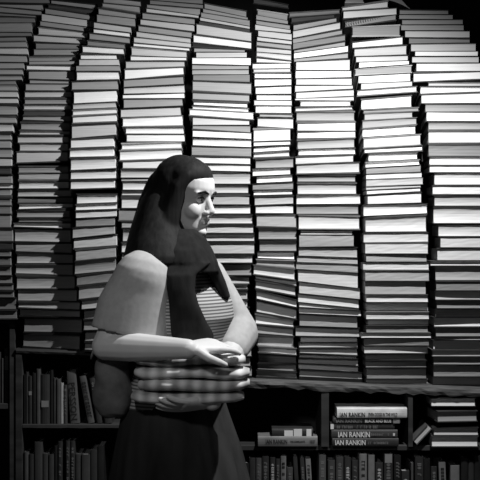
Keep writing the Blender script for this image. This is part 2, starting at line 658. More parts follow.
def make_book(b, mc, mp, cov_m, pg_m):
    """adds cover boxes to MB mc and the page block to MB mp; returns the origin"""
    tl, tr, bl, br, xl, xr, tone = b['r']; otl, otr, obl, obr = b['o']; rec = b['rec']
    hard = min(tl-otl, tr-otr, obl-bl, obr-br)
    zm = up(0, (tl+bl)/2, 0).z; lowk = min(1, max(0, ((1.40 if b['si'] > 3 else 1.27)-zm)/.15))
    j = rnd.uniform(-.002, .002)*(1+2.4*lowk); depth = rnd.uniform(.125, .145); yw = rnd.uniform(-1, 1)*(.0025+.0035*lowk)
    ov = (.0022+.0048*lowk) if (tl-otl+obl-bl) > 1.1 else .001+.002*lowk
    FT = [front(xl, otl, rec), front(xr, otr, rec)]; FB = [front(xl, obl, rec), front(xr, obr, rec)]
    if b['i'] == b['n']-1:
        for q in FB: q.z = BO[b['si']](q.x)+.0004
    yt = sum(p.y for p in FT)/2; yb = sum(p.y for p in FB)/2
    for q in FT: q.y = yt
    for q in FB: q.y = yb
    pt_ = pitch(sum(p.z for p in FT)/2); pb_ = pitch(sum(p.z for p in FB)/2)
    dT = Vector((0, math.cos(pt_), -math.sin(pt_))); dB = Vector((0, math.cos(pb_), -math.sin(pb_)))
    eps = .0002
    def P(s, d, h):
        t = FT[0].lerp(FT[1], s)+dT*d; q = FB[0].lerp(FB[1], s)+dB*d
        t = t+Vector((0,0,-eps)); q = q+Vector((0,0,eps))
        return q.lerp(t, h)
    def fr(a, o, q, m):   # cover thickness as fraction of whole height
        return max(m, abs(a-o))/max(abs(q), 1e-3)
    HL, HR = obl-otl, obr-otr; mn = .36
    TT = [min(.33, fr(tl, otl, HL, mn)), min(.33, fr(tr, otr, HR, mn))]
    TB = [min(.33, fr(obl, bl, HL, mn)), min(.33, fr(obr, br, HR, mn))]
    L_ = lambda a, s: a[0]+(a[1]-a[0])*s
    w = abs(FT[1].x-FT[0].x); ins = (.003 if (tl-otl+obl-bl) > 1.1 else .0012)/w
    for top in (0, 1):
        cols = []
        for k in range(7):
            s = k/6; e = j+yw*(s-.5)+rnd.uniform(-.0005, .0005)
            h0, h1 = (0, L_(TB, s)) if not top else (1-L_(TT, s), 1)
            cols.append([P(s, e, h0), P(s, depth, h0), P(s, depth, h1), P(s, e, h1)])
        mc.prism(cols, cov_m)
    mc.prism([[P(s, depth-.003, L_(TB, s)), P(s, depth, L_(TB, s)), P(s, depth+.004, .5), P(s, depth, 1-L_(TT, s)), P(s, depth-.003, 1-L_(TT, s))] for s in (0, .5, 1)], cov_m)
    conc = rnd.choice((0, .001, .003, .005)) if (tl-otl+obl-bl) > 1.1 else rnd.uniform(-.0005, .0006)
    sl = lowk*rnd.uniform(.3, 1)
    cols = []
    for k in range(9):
        s = ins+(1-2*ins)*k/8
        hb, ht = L_(TB, s), 1-L_(TT, s); c = []
        for q in range(6):
            t = q/5
            c.append(P(s, j+yw*(s-.5)+ov*(1-sl*.8*(1-t))+.004*sl*t**.7+conc*(1-.7*lowk)*(1-(2*t-1)**2)+rnd.uniform(-.0003, .0003), hb+(ht-hb)*t))
        c += [P(s, depth-.0035, ht), P(s, depth-.0035, hb)]
        cols.append(c)
    mp.prism(cols, pg_m)
    return P(.5, depth/2, 0)

def stack_label(b):
    tl, tr, bl, br, xl, xr, tone = b['r']; th = (bl+br-tl-tr)/2
    size = 'thick' if th > 9.5 else ('slim' if th < 4.5 else 'medium-thick')
    si, i, n = b['si'], b['i'], b['n']
    tilt = ''
    if br-bl > 3.4: tilt = 'right-sagging '
    elif bl-br > 3.4: tilt = 'left-sagging '
    if n-1-i < 12 and si not in (3, 4):
        pos = '%s from the bottom of the %s stack from left' % (ordn(n-i), SPAN[si])
    else:
        pos = '%s from the top of the %s stack from left' % (ordn(i+1), SPAN[si])
    pos = pos.replace('first from the', 'lowest' if 'bottom' in pos else 'topmost', 1) if pos.startswith('first') else pos
    pos = pos.replace('lowest bottom of', 'lowest of').replace('topmost top of', 'topmost of')
    return ('%s %s%s-edged book, ' % (size, tilt, TONE[tone].replace(' ', '-')))+pos
for b in books:
    tone = b['r'][6]; ci = rnd.choices(range(5), (50, 28, 14, 6, 2))[0]
    if b['solo']:
        mc, mp = MB(), MB(); org = make_book(b, mc, mp, 0, 0)
        e = empty('book', org, stack_label(b), 'book', 'old books piled flat in the %s stack from the left' % SPAN[b['si']])
        link('cover', mc.me('cover', org), COVER[ci], e)
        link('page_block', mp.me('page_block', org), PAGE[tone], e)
        if b['si'] == 7 and b['i'] == 3:
            tl, tr, bl, br, xl, xr, _t = b['r']; m3 = MB()
            for q in range(17):
                s = (q+.5)/17*.8; cx = xl+(xr-xl)*s; y_ = tl+(tr-tl)*s; y2 = bl+(br-bl)*s
                A_ = front(cx, y_+.6, b['rec']); B_ = front(cx+1.0, y2-.8, b['rec'])
                cyl = []
                for k_ in range(7):
                    a_ = math.pi*k_/6; c_ = (A_+B_)/2; hz = (A_.z-B_.z)/2
                    p0 = Vector((A_.x+(B_.x-A_.x)*k_/6, A_.y-.001-.004*math.sin(a_), c_.z+hz*math.cos(a_)))
                    cyl.append([p0+Vector((dx*.0008, 0, dz*.0008)) for dx, dz in ((-1,-1),(1,-1),(1,1),(-1,1))])
                m3.prism(cyl)
            link('spiral_binding', m3.me('spiral_binding', org), COVER[1], e)
            e['label'] = 'spiral-bound notebook tilted near the top of the second stack from the right'
    else:
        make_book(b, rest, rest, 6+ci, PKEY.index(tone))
o = link('piled_books', rest.me('piled_books'), REST_M)
o['label'] = 'slim or half hidden books wedged among the tall stacks above the bookcases'; o['category'] = 'books'; o['kind'] = 'stuff'

# curled sheet on top of the eighth and ninth stacks
mb = MB(); cols = []
for k in range(11):
    t = k/10; c = []
    base = up(387+23*t, 1-1+9*t**1.5, .33)
    for q in range(2):
        c.append(base+Vector((0, .12*q, .012*math.sin(t*3)*q)))
    c2 = [p+Vector((0, 0, .0015+.018*math.sin(math.pi*t)**2)) for p in reversed(c)]
    cols.append(c+c2)
mb.prism(cols)
o = link('curled_paper', mb.me('curled_paper'), PAGE['m'])
o['label'] = 'curled grey sheet of paper between the tops of the two rightmost stacks'; o['category'] = 'paper'

# ------------------------------------------------------------------ bookcases
def plank(mb, xa, ya, xb, yb, y0, y1, th, m=0, rough=0.0, seg=24):
    """board whose top passes through pixels (xa,ya),(xb,yb) at depth y0; rough = wobble of the lower edge"""
    A = up(xa, ya, y0); B = up(xb, yb, y0); cols = []
    r = random.Random(5)
    for k in range(seg+1):
        t = k/seg; p = A.lerp(B, t); w = r.uniform(-rough, rough)*.6; f = r.uniform(-1, 1)*rough*.4
        cols.append([p+Vector((0, f, -th+w)), p+Vector((0, y1-y0, -th)), p+Vector((0, y1-y0, 0)), p+Vector((0, f+.003, 0)), p+Vector((0, f-.001, -.003))])
    mb.prism(cols, m)
def zt(py, y): return up(0, py, y).z
def bookcase(x0, x1, YF, ZB, th_top, wmat, wob, shelves, posts, label):
    """x in pixels at the front plane YF; shelves: list of (py, thickness, from, to)"""
    A = up(x0, 400, YF).x; B = up(x1, 400, YF).x; YB = YF+.32
    e = empty('bookcase', ((A+B)/2, YF, 0), label, 'bookcase'); org = Vector(e.location)
    mb = MB(); r = random.Random(5); cols = []
    for k in range(41):
        X = A+(B-A)*k/40; z = ZB(X); w = r.uniform(-wob, wob)*.7; f = r.uniform(-wob, wob)*.5
        cols.append([(X,YF+f,z-th_top+w),(X,YB,z-th_top),(X,YB,z),(X,YF+f+.004,z),(X,YF+f-.001,z-.004),(X,YF+f-.003+r.uniform(-wob,wob)*.5,z-th_top*.5)])
    mb.prism(cols); link('top_board', mb.me('top_board', org), wmat, e)
    zu = lambda X: ZB(X)-th_top-wob*.75-.0005
    for py, th, xs, xe in shelves:
        X0, X1 = up(xs,0,YF).x, up(xe,0,YF).x; z = zt(py, YF+.008); mb = MB(); cols = []; fo = .028 if wob > .003 else .008
        for k in range(25):
            X = X0+(X1-X0)*k/24; f = r.uniform(-.001,.001)
            cols.append([(X,YF+fo+f,z-th+r.uniform(-.001,.001)),(X,YB-.02,z-th),(X,YB-.02,z),(X,YF+fo+.002+f,z),(X,YF+fo+f,z-.002)])
        mb.prism(cols); link('shelf', mb.me('shelf', org), WOOD, e)
    for xs, xe, py1 in posts:
        X0, X1 = up(xs, 0, YF).x, up(xe, 0, YF).x; zb = 0 if py1 is None else zt(py1, YF+.008)+.0003
        mb = MB(); mb.hexa([(X0,YF+.004,zb),(X1,YF+.004,zb),(X1,YB-.021,zb),(X0,YB-.021,zb),(X0,YF+.004,zu(X0)),(X1,YF+.004,zu(X1)),(X1,YB-.021,zu(X1)),(X0,YB-.021,zu(X0))])
        link('side_panel' if py1 is None else 'divider', mb.me('panel', org), WOOD, e)
    mb = MB(); mb.hexa([(A,YB-.02,.02),(B,YB-.02,.02),(B,YB-.006,.02),(A,YB-.006,.02),(A,YB-.02,zu(A)),(B,YB-.02,zu(B)),(B,YB-.006,zu(B)),(A,YB-.006,zu(A))])
    link('back_panel', mb.me('back_panel', org), WOOD, e)
    return e
YR, YM, YL = .085, .115, .12
bookcase(212, 500, YR, BO[5], .026, WOOD_W, .006, [(446.5, .016, 215, 497), (521, .02, 215, 497)], [(208,215,None),(497,503,None),(321.5,329,446.5),(408.5,413,446.5)],
         'low dark wooden bookcase with worn edge under the right stacks')
bookcase(16, 205, YM, BO[2], .015, WOOD, .001, [(424.5, .012, 22, 200), (508, .02, 22, 200)], [(15.5,21.5,None),(199,205,None)],
         'dark wooden bookcase behind the woman, below the left stacks')
bookcase(-60, 14.5, YL, BO[0], .015, WOOD, .001, [(403.5, .018, -54, 9.5), (500, .02, -54, 9.5)], [(-60,-54,None),(9.5,14.5,None)],
         'taller dark bookcase cut off by the left edge of the picture')

# ------------------------------------------------------------------ books standing on the shelves
def dashes(w, h, n, seed):
    """a run of small letter-like strokes for print too small to read"""
    r = random.Random(seed); mb = MB(); x = 0; cw = w/n
    for k in range(n):
        if r.random() < .15: x += cw; continue
        a = cw*.62
        kind = r.randrange(3)
        mb.box((x, -.0004, 0), (x+cw*.2, 0, h))
        if kind != 1: mb.box((x+a-cw*.2, -.0004, 0), (x+a, 0, h))
        if kind != 0: mb.box((x, -.0004, h*.8), (x+a, 0, h))
        if kind == 2: mb.box((x, -.0004, 0), (x+a, 0, h*.2))
        x += cw
    return mb.me('lettering')
def upright(x0, x1, ytop, ybot, spine, label, group, ydep=.0, lean=0.0, rounded=.004, text=None, ink='l', ext=(.1,.8), th_frac=.45, prot=.0, pages='g', depth=.13, hard=True, cap=None, shelf_z=0):
    """spine-out book standing on a shelf; pixels measured at the spine; lean = px the top is shifted to the right"""
    A = up(x0, ybot, ydep); B = up(x1, ybot, ydep); T = up(x0, ytop, ydep)
    w = B.x-A.x; h = T.z-A.z; ln = lean/FPX*(CAMD+ydep)
    th = math.atan2(ln, h); org = A+Vector((w/2, 0, 0)); org.z = shelf_z; h = T.z-shelf_z
    # keep lower corner on the shelf when leaning
    e = empty('book', org, label, 'book', group, rot=(0, th, 0))
    e.location.z += abs(math.sin(th))*w/2
    H = math.hypot(h, ln)-abs(math.sin(th))*w*.5
    c = MB(); bt = min(.0025, w*.18)
    ov = .003 if hard else 0
    for sx in (-1, 1):
        xo, xi = sx*w/2, sx*(w/2-bt)
        c.box((min(xo,xi), .002, 0), (max(xo,xi), depth, H))
    prof = [(-w/2, .002)]+[(-w/2*math.cos(math.pi*k/6), .002-rounded*math.sin(math.pi*k/6)) for k in range(1, 6)]+[(w/2, .002), (w/2-bt*.9, .005), (-w/2+bt*.9, .005)]
    c.prism([[(x, y, z) for x, y in prof] for z in (0, H)])
    link('cover', c.me('cover'), SP[spine], e)
    p = MB(); p.box((-w/2+bt*1.001, .0055, ov), (w/2-bt*1.001, depth-ov, H-ov*1.4))
    link('page_block', p.me('page_block'), PAGE[pages], e)
    if text:
        im = {'l':INK_L,'d':INK_D,'g':INK_G}[ink]
        lh = (ext[1]-ext[0])*H
        if text == '#': me = dashes(lh, w*th_frac, max(4, int(lh/.011)), int(x0*7))
        else: me = fit_text(text, lh, w*th_frac, .01)
        o = link('lettering', me, im, e)
        o.rotation_euler = (0, math.radians(90), 0)
        o.location = (-w*th_frac/2, .002-rounded-.0006, H*(1-ext[0]))
    if cap:      # pale label on the spine
        m2 = MB(); f0, f1 = cap; m2.box((-w*.4, .002-rounded-.0008, H*f0), (w*.4, .002-rounded*.3, H*f1))
        link('spine_label', m2.me('spine_label'), INK_G, e)
    return e
TN = {'0':'black','1':'black','2':'charcoal','3':'dark grey','4':'grey','5':'light grey','7':'white'}
def row(items, ybot, shelf_z, where, group, ydep, names):
    for k, it in enumerate(items):
        x0, x1, yt, sp = it[:4]; kw = dict(it[4]) if len(it) > 4 else {}
        lab = '%s upright book, %s' % (TN[sp], names(k, len(items)))
        if 'label' in kw: lab = kw.pop('label')
        upright(x0, x1, yt, ybot, sp, lab, group, kw.pop('ydep', ydep+rnd.uniform(0, .006)), shelf_z=shelf_z, **kw)
# lower right shelf
R = [(216,222,459,'1'),(222.3,229,455,'0'),(229.4,236,461,'2'),(236.3,243,457,'1'),(243.3,249,463,'0'),(249.3,255.5,458,'1'),
 (256,261.5,458,'3',dict(text='#',ink='g',label='grey upright book with pale top, left end of lowest right shelf')),
 (262,269,456,'1',dict(text='#',ink='g')),
 (270,275.3,457.5,'1',dict(text='#',ink='l',label='narrow black upright book with white lettering, under the lying grey book')),
 (275.8,280,459,'1',dict(text='#',ink='g')),
 (280.6,286.2,456,'4',dict(text='#',ink='d',label='light grey upright book with dark lettering, tallest below the grey lying book')),
 (287,292.8,467.5,'3',dict(text='#',ink='g',label='short grey upright book with bright top edge beside the tall light grey one')),
 (297,301,456,'1',dict(lean=-4,rounded=.001)),
 (303.5,307.5,458,'1',dict(lean=-3.5,text='#',ink='g',rounded=.001)),
 (309,314,459,'4',dict(lean=-3.5,text='#',ink='d',rounded=.001,label='grey leaning paperback with dark lettering, left of the gap under the divider')),
 (319,326,455,'3',dict(text='#',ink='g')),
 (328,335,460.5,'2',dict(text='#',ink='g')),
 (336,343.5,457,'2',dict(text='#',ink='g')),
 (344.5,351,457.5,'1',dict(text='#',ink='l',label='black upright book with faint white lettering, below the lying stack left end')),
 (352,358,460.5,'1',dict(text='#',ink='g')),
 (359,367,454,'4',dict(rounded=.008,text='#',ink='d',label='grey rounded-spine upright book, widest below the lying spine-out stack')),
 (368.2,374.7,455,'4',dict(text=None,label='grey blank-spined upright book right of the rounded grey one')),
 (375.5,383,463,'1',dict(text='#',ink='l',label='short black upright book with bright top below the lying stack')),
 (384,392.8,453.5,'1',dict(text='#',ink='g',cap=(.86,.99),label='black upright book with square pale label at its top')),
 (394,401,456,'0',dict(text='#',ink='g')),
 (401.6,409.5,471,'1',dict(text='#',ink='l',ext=(.12,.3),label='shortest black upright book on the lowest shelf, right of centre')),
 (411,413.4,463,'3',dict(label='very thin dark grey pamphlet standing on the lowest right shelf')),
 (415,423.5,457,'1',dict(text='#',ink='g')),
 (424,430.3,459,'0'),
 (431,437,466.5,'1',dict(text='#',ink='g')),
 (440.5,447.5,462,'4',dict(lean=-2,text='#',ink='d',label='tilted grey book with black lettering standing below the four lying books')),
 (450.5,459.5,465.5,'4',dict(label='blank light grey upright book rightmost but a few on lowest shelf')),
 (461,468,458,'0'),(468.4,474,461,'1'),(474.4,481,456,'0'),(481.4,488,460,'1')]
def nmR(k, n):
    return 'number word %s from the left' % ordn(k+1)
def nm(where):
    return lambda k, n: ('%s from the %s end of the %s' % (ordn(k+1), 'left', where)) if k < n/2 else ('%s from the right end of the %s' % (ordn(n-k), where))
nmL = lambda where: (lambda k, n: '%s from the left end of the %s' % (ordn(k+1), where))
row(R, 520.8, zt(521, YR+.008)+.0004, '', 'upright books on the lowest right shelf', YR+.014, nm('lowest right shelf'))
# middle left shelf (above) and its lower shelf
M1 = [(24,25.6,374,'0'),(25.8,28.2,372,'1'),
 (28.6,32,376,'1',dict(cap=(.6,.68),label='thin black book with tiny pale spot on spine, left middle shelf')),
 (32.3,36,373,'0'),
 (36.4,40.3,369,'3',dict(label='dark grey upright book with faded spine left of the square-labelled one')),
 (40.8,49.6,374.5,'1',dict(cap=(.34,.47),rounded=.006,pages='l',label='black upright book with small square label low on its spine')),
 (50.2,53,370,'0'),(53.3,56,378,'2'),
 (56.5,60.5,379,'3',dict(pages='w',label='grey book with bright curved edge beside the PERSSON spine')),
 (60.9,63.3,383,'5',dict(rounded=.001,label='thin bright sliver of a book edge left of the PERSSON spine')),
 (63.7,67.3,385,'2',dict(text='#',ink='g')),
 (70.3,79.6,371,'3',dict(lean=-4,text='PERSSON',ink='d',ext=(.22,.93),th_frac=.62,label='dark grey spine lettered PERSSON standing on the left shelf')),
 (88,94.5,376,'3',dict(lean=-9,text='#',ink='d',ext=(.06,.9),th_frac=.6,label='grey leaning book with big dark letters right of the PERSSON spine')),
 (97,102.5,378,'1',dict(lean=-8,text='#',ink='g',label='black leaning book half hidden by the shoulder bag')),
 (105,112,380,'1',dict(lean=-7))]
row(M1, 424.3, zt(424.5, YM+.008)+.0004, '', 'upright books on the left middle shelf', YM+.02, nmL('middle shelf behind the woman'))
M2 = [(24.2,28.6,452,'3'),(29,33.6,454,'1'),
 (34.4,42.3,442,'2',dict(label='tallest charcoal upright book on the lowest left shelf')),
 (42.8,48,453.5,'2'),(48.6,53.8,454.5,'2'),(54.2,57.6,446,'0'),
 (58,62.4,441.5,'1',dict(text='#',ink='g')),(65.8,69.9,441,'1',dict(text='#',ink='g')),(70.6,75,441,'1',dict(text='#',ink='g')),
 (75.5,81,454,'2'),(81.5,90,454.5,'2'),(90.5,97,450,'1'),(97.4,104,446,'0')]
row(M2, 507.8, zt(508, YM+.008)+.0004, '', 'upright books on the lowest left shelf', YM+.02, nmL('lowest left shelf'))
M3 = [(-4,1,352,'1'),(1.4,4,358,'3'),(4.3,8.8,348,'1',dict(cap=(.6,.85)))]
row(M3, 403.3, zt(403.5, YL+.008)+.0004, '', 'upright books at the left picture edge', YL+.02, nmL('shelf at the left edge'))

# ------------------------------------------------------------------ books lying on the right shelf
SHZ = zt(446.5, YR+.008)
def lying(x0, x1, yt, yb, spine, label, group=None, ydep=.0, yaw=0, texts=(), dep=.12, base=None, rounded=.004):
    """spine-out book lying flat; px measured at the spine"""
    ydep += YR+.006
    A = up(x0, yb, ydep); B = up(x1, yt, ydep); z0 = A.z if base is None else base
    w = B.x-A.x; h = B.z-A.z
    e = empty('book', ((A.x+B.x)/2, ydep, z0), label, 'book', group, rot=(0, 0, yaw)); bt = .0018
    c = MB(); c.box((-w/2, .002, 0), (w/2, dep, bt)); c.box((-w/2, .002, h-bt), (w/2, dep, h))
    prof = [(.002, 0)]+[(.002-rounded*math.sin(math.pi*k/6), h/2-h/2*math.cos(math.pi*k/6)) for k in range(1, 6)]+[(.002, h), (.005, h-bt), (.005, bt)]
    c.prism([[(x, y, z) for y, z in prof] for x in (-w/2, w/2)])
    link('cover', c.me('cover'), SP[spine], e)
    p = MB(); p.box((-w/2+.002, .0055, bt*1.001), (w/2-.002, dep-.002, h-bt*1.001)); link('page_block', p.me('page_block'), PAGE['l'], e)
    for (tx, a, b_, lo, hi, ink) in texts:
        ww = (b_-a)*w; hh = (hi-lo)*h
        if tx == '#': me = dashes(ww, hh, max(4, int(ww/.006)), int(x0+a*99))
        elif tx == '=': q = MB(); q.box((0, -.0006, 0), (ww, rounded*.8, hh)); me = q.me('spine_label')
        else: me = fit_text(tx, ww, hh, .02)
        o = link('spine_label' if tx == '=' else 'lettering', me, {'l':INK_L,'d':INK_D,'g':INK_G}[ink], e)
        o.location = (-w/2+a*w, .002-rounded-.0006, lo*h)
    return e, z0+h
G = 'spine-out books lying in the middle cubby'
z = SHZ+.0004
_, z = lying(332.5,398.5,436.9,444.9,'1','black lying book with bold white author name, lowest in the cubby stack',G,0,0,[('IAN RANKIN',.04,.5,.2,.82,'l'),('#',.54,.85,.3,.62,'g')],base=z)
_, z = lying(331.5,397.5,428.2,436.6,'2','lying book lettered IAN RANKIN in white, second from bottom in cubby stack',G,.004,0,[('IAN RANKIN',.1,.58,.12,.78,'l'),('#',.6,.88,.3,.6,'g'),('=',.93,.96,.3,.6,'l')],base=z+.0003)
_, z = lying(330.5,394.5,422,428,'1','dull black lying book with faint lettering, middle of the cubby stack',G,.006,0,[('#',.1,.75,.2,.7,'g'),('=',.0,.05,.1,.9,'l')],base=z+.0003)
_, z = lying(333.5,400.5,415.6,421.6,'1','black lying book lettered BLACK AND BLUE in the cubby stack',G,.002,0,[('IAN RANKIN',.04,.42,.2,.75,'g'),('BLACK AND BLUE',.47,.86,.22,.75,'l'),('=',.89,.985,.1,.9,'g')],base=z+.0003)
_, z = lying(337,407,404.5,414.6,'7','white lying book lettered EVEN DOGS IN THE WILD, topmost in the cubby',G,-.006,0,[('IAN RANKIN',.04,.4,.12,.55,'d'),('EVEN DOGS IN THE WILD',.45,.86,.18,.52,'d')],base=z+.0003)
# pages lying on top of it
# left cubby: grey book with a smaller one on it
_, z = lying(258,317.5,434.8,444.9,'4','grey lying book lettered IAN RANKIN, THE COMPLAINTS, in the left cubby',None,-.004,0,[('IAN RANKIN',.13,.49,.3,.72,'d'),('THE COMPLAINTS',.54,.79,.4,.6,'d'),('#',.87,.97,.35,.65,'d')],base=SHZ+.0004)
lying(272,313,427,434.3,'1','black book with pale spine labels lying on the grey one',None,.004,0,[('=',.3,.51,.02,.78,'l'),('=',.53,.73,.02,.97,'l'),('=',.84,.96,.02,.95,'l')],base=z+.0003)

# right cubby: four books lying with pages out + one leaning
def pageout(x0, x1, yt, yb, cov, pg, label, ydep, base, yaw=0, group='books lying pages outward at the right edge', bt=.003, dep=.13, rot=(0,0)):
    ydep += YR+.004
    A = up(x0, yb, ydep); B = up(x1, yt, ydep); w = B.x-A.x; h = B.z-A.z
    e = empty('book', ((A.x+B.x)/2, ydep, base), label, 'book', group, rot=(0, rot[0], yaw))
    c = MB(); c.box((-w/2, 0, 0), (w/2, dep, bt)); c.box((-w/2, 0, h-bt), (w/2, dep, h)); c.box((-w/2, dep-.003, bt), (w/2, dep, h-bt))
    link('cover', c.me('cover'), COVER[cov], e)
    cols = []
    for k in range(9):
        X = -w/2+.003+(w-.006)*k/8; cols.append([(X, .005+.003*math.sin(math.pi*q/5), bt*1.001+(h-2*bt*1.001)*q/5) for q in range(6)]+[(X, dep-.0035, h-bt*1.001), (X, dep-.0035, bt*1.001)])
    p = MB(); p.prism(cols); link('page_block', p.me('page_block'), PAGE[pg], e)
    return base+h
z = SHZ+.0004
z = pageout(431.5,478.5,440.2,451.2,1,'w','thick white-paged book lying lowest at the right end of the shelf',-.012,z)
z = pageout(433.5,479,431.5,440,0,'l','dark-covered book second from the bottom of the right-edge lying stack',-.008,z+.0003)
z = pageout(437,470,425.8,431,0,'d','dark book hidden between upper and lower pairs at the right edge',.03,z+.0003)
z = pageout(437,478.5,414.8,426,1,'g','grey-paged book turned slightly, second from top at the right edge',-.01,z+.0003,yaw=.12)
z = pageout(431,476,405.5,414.6,0,'w','black-covered white-paged book topmost of the right-edge lying stack',.0,z+.0125)
# leaning book in that cubby
w, h, dep = .1, .021, .12
e = empty('book', up(419.5, 446, .01)+Vector((0,0,.014)), 'small book leaning diagonally against the side in the right cubby', 'book', None, rot=(0, math.radians(-47), 0))
c = MB(); c.box((-.03, 0, -.0115), (.045, dep, -.0085)); c.box((-.03, 0, .0085), (.045, dep, .0115)); c.box((-.03, dep-.003, -.0085), (.045, dep, .0085))
link('cover', c.me('cover'), COVER[2], e)
p = MB(); p.box((-.028, .004, -.0084), (.043, dep-.0035, .0084)); link('page_block', p.me('page_block'), PAGE['l'], e)
e.location = Vector((up(420.6, 0, YR+.01).x, YR+.01, SHZ+.0345))

# ------------------------------------------------------------------ room
mb = MB(); mb.box((-3, -4.6, -.05), (3, 1.0, 0)); structure('floor', mb, FLOORM)
mb = MB(); mb.box((-3, 1.0, 0), (3, 1.08, 3.9)); structure('wall_back', mb, BACKW)
mb = MB(); mb.box((-3, -4.6, 3.9), (3, 1.08, 3.98)); structure('ceiling', mb, BACKW)
# ------------------------------------------------------------------ the woman
def capsule(bm, a, b, ra, rb, seg=14, rings=5, sq=(1,1), upv=None):
    """closed tapered capsule from a to b"""
    a = Vector(a); b = Vector(b); d = (b-a); L = d.length; d.normalize()
    u = d.orthogonal().normalized() if upv is None else (Vector(upv)-d*Vector(upv).dot(d)).normalized()
    v = d.cross(u); prof = []
    for i in range(rings+1):
        t = math.pi/2*(1-i/rings); prof.append((-ra*math.sin(t), ra*math.cos(t)))
    for i in range(rings+1):
        t = math.pi/2*i/rings; prof.append((L+rb*math.sin(t), rb*math.cos(t)))
    rows = []
    for (x, r) in prof:
        if r < 1e-6: rows.append([bm.verts.new(a+d*x)]); continue
        rows.append([bm.verts.new(a+d*x+u*(r*sq[0]*math.cos(2*math.pi*k/seg))+v*(r*sq[1]*math.sin(2*math.pi*k/seg))) for k in range(seg)])
    skin_rows(bm, rows, seg)
def skin_rows(bm, rows, seg):
    for r0, r1 in zip(rows, rows[1:]):
        for k in range(seg):
            k2 = (k+1) % seg
            if len(r0) == 1 and len(r1) == 1: continue
            if len(r0) == 1: bm.faces.new((r0[0], r1[k], r1[k2]))
            elif len(r1) == 1: bm.faces.new((r0[k], r1[0], r0[k2]))
            else: bm.faces.new((r0[k], r1[k], r1[k2], r0[k2]))
    for r, rev in ((rows[0], True), (rows[-1], False)):
        if len(r) > 1: bm.faces.new(list(reversed(r)) if rev else r)
def chain(bm, pts, rad, **k):
    for i in range(len(pts)-1): capsule(bm, pts[i], pts[i+1], rad[i], rad[i+1], **k)
def loft(bm, secs, seg=28, power=2.3):
    """secs: (centre, axis_a, axis_b) closed superellipse sections"""
    rows = []
    for c, a, b in secs:
        row_ = []
        for k in range(seg):
            t = 2*math.pi*k/seg; ct, st = math.cos(t), math.sin(t); e = 2/power
            row_.append(bm.verts.new(Vector(c)+Vector(a)*(math.copysign(abs(ct)**e, ct))+Vector(b)*(math.copysign(abs(st)**e, st))))
        rows.append(row_)
    skin_rows(bm, rows, seg)
def ball(bm, c, r, M=None):
    n = bmesh.ops.create_icosphere(bm, subdivisions=3, radius=1.0)['verts']
    for v in n:
        p = Vector((v.co.x*r[0], v.co.y*r[1], v.co.z*r[2]))
        v.co = Vector(c)+((M @ p) if M else p)
def solid(name, bm, mat, parent, org, voxel=.004, smooth=3, post=None):
    bmesh.ops.recalc_face_normals(bm, faces=bm.faces)
    me = bpy.data.meshes.new(name); bm.to_mesh(me); bm.free()
    for v in me.vertices: v.co -= org
    o = bpy.data.objects.new(name, me); C.objects.link(o)
    if voxel:
        r = o.modifiers.new('r', 'REMESH'); r.mode = 'VOXEL'; r.voxel_size = voxel; r.use_smooth_shade = True
        s = o.modifiers.new('s', 'SMOOTH'); s.iterations = smooth; s.factor = .5
    bpy.context.view_layer.update()
    me2 = bpy.data.meshes.new_from_object(o.evaluated_get(bpy.context.evaluated_depsgraph_get()))
    bpy.data.objects.remove(o); me2.name = name
    me2.polygons.foreach_set('use_smooth', [True]*len(me2.polygons))
    if post:
        for v in me2.vertices: post(v)
    me2.materials.clear()
    return link(name, me2, mat, parent)

PY = -.47
ORG = Vector((up(172, 0, PY).x, PY, 0))
who = empty('person', ORG, 'woman with long black hair and grey top, arms folded round a chequered bundle', 'person')
FA = math.radians(-32); F = Vector((math.cos(FA), math.sin(FA), 0)); R = Vector((math.sin(FA), -math.cos(FA), 0)); Z = Vector((0,0,1))
TC = Vector((up(176, 0, PY).x, PY, 0))              # torso axis
def T(f, r, z): return TC+F*f+R*r+Z*z
# torso sections: z, half width, half depth, forward shift
TORSO = [(1.375,.052,.05,.01),(1.35,.10,.06,.0),(1.325,.160,.068,.0),(1.28,.168,.09,.01),(1.23,.165,.112,.025),(1.185,.158,.118,.030),(1.13,.146,.10,.018),(1.06,.135,.092,.01),(1.0,.142,.10,.0),(.93,.162,.112,-.005),(.86,.172,.12,-.01)]
def torso_secs(g=0.0, zmax=9, zmin=-9):
    return [(T(s, 0, z), R*(a+g), F*(b+g)) for z, a, b, s in TORSO if zmin <= z <= zmax]
SR = up(139, 277, -.60); SL = T(.0, -.160, 1.305)
ER = up(106, 346, -.62); EL = up(238, 334, -.37)
WR = up(188, 349, -.76); WL = up(212, 401, -.66)
# head frame
HA = math.radians(-30); HF = Vector((math.cos(HA), math.sin(HA), 0)); HR = Vector((math.sin(HA), -math.cos(HA), 0))
tiltm = Matrix.Rotation(math.radians(8), 3, HR*-1)   # looks slightly down
HC = up(181, 233, PY)                                # below the middle of the head, chin level
def H(u, w, z):
    return HC+tiltm @ (HF*u+HR*w+Z*z)*.95
bm = bmesh.new()
HEAD = [(.000,.066,.022,.020),(.008,.078,.0,.034),(.025,.081,-.03,.046),(.045,.080,-.055,.054),(.065,.081,-.078,.060),(.085,.083,-.088,.066),(.105,.082,-.094,.070),(.125,.087,-.097,.073),(.145,.091,-.098,.075),(.17,.086,-.095,.074),(.195,.068,-.08,.064),(.213,.04,-.055,.045),(.223,.012,-.022,.018)]
loft(bm, [(H((uf+ub)/2, 0, z), (H((uf-ub)/2, 0, 0)-H(0,0,0)), (H(0, hw, 0)-H(0,0,0))) for z, uf, ub, hw in HEAD], seg=32, power=2.15)
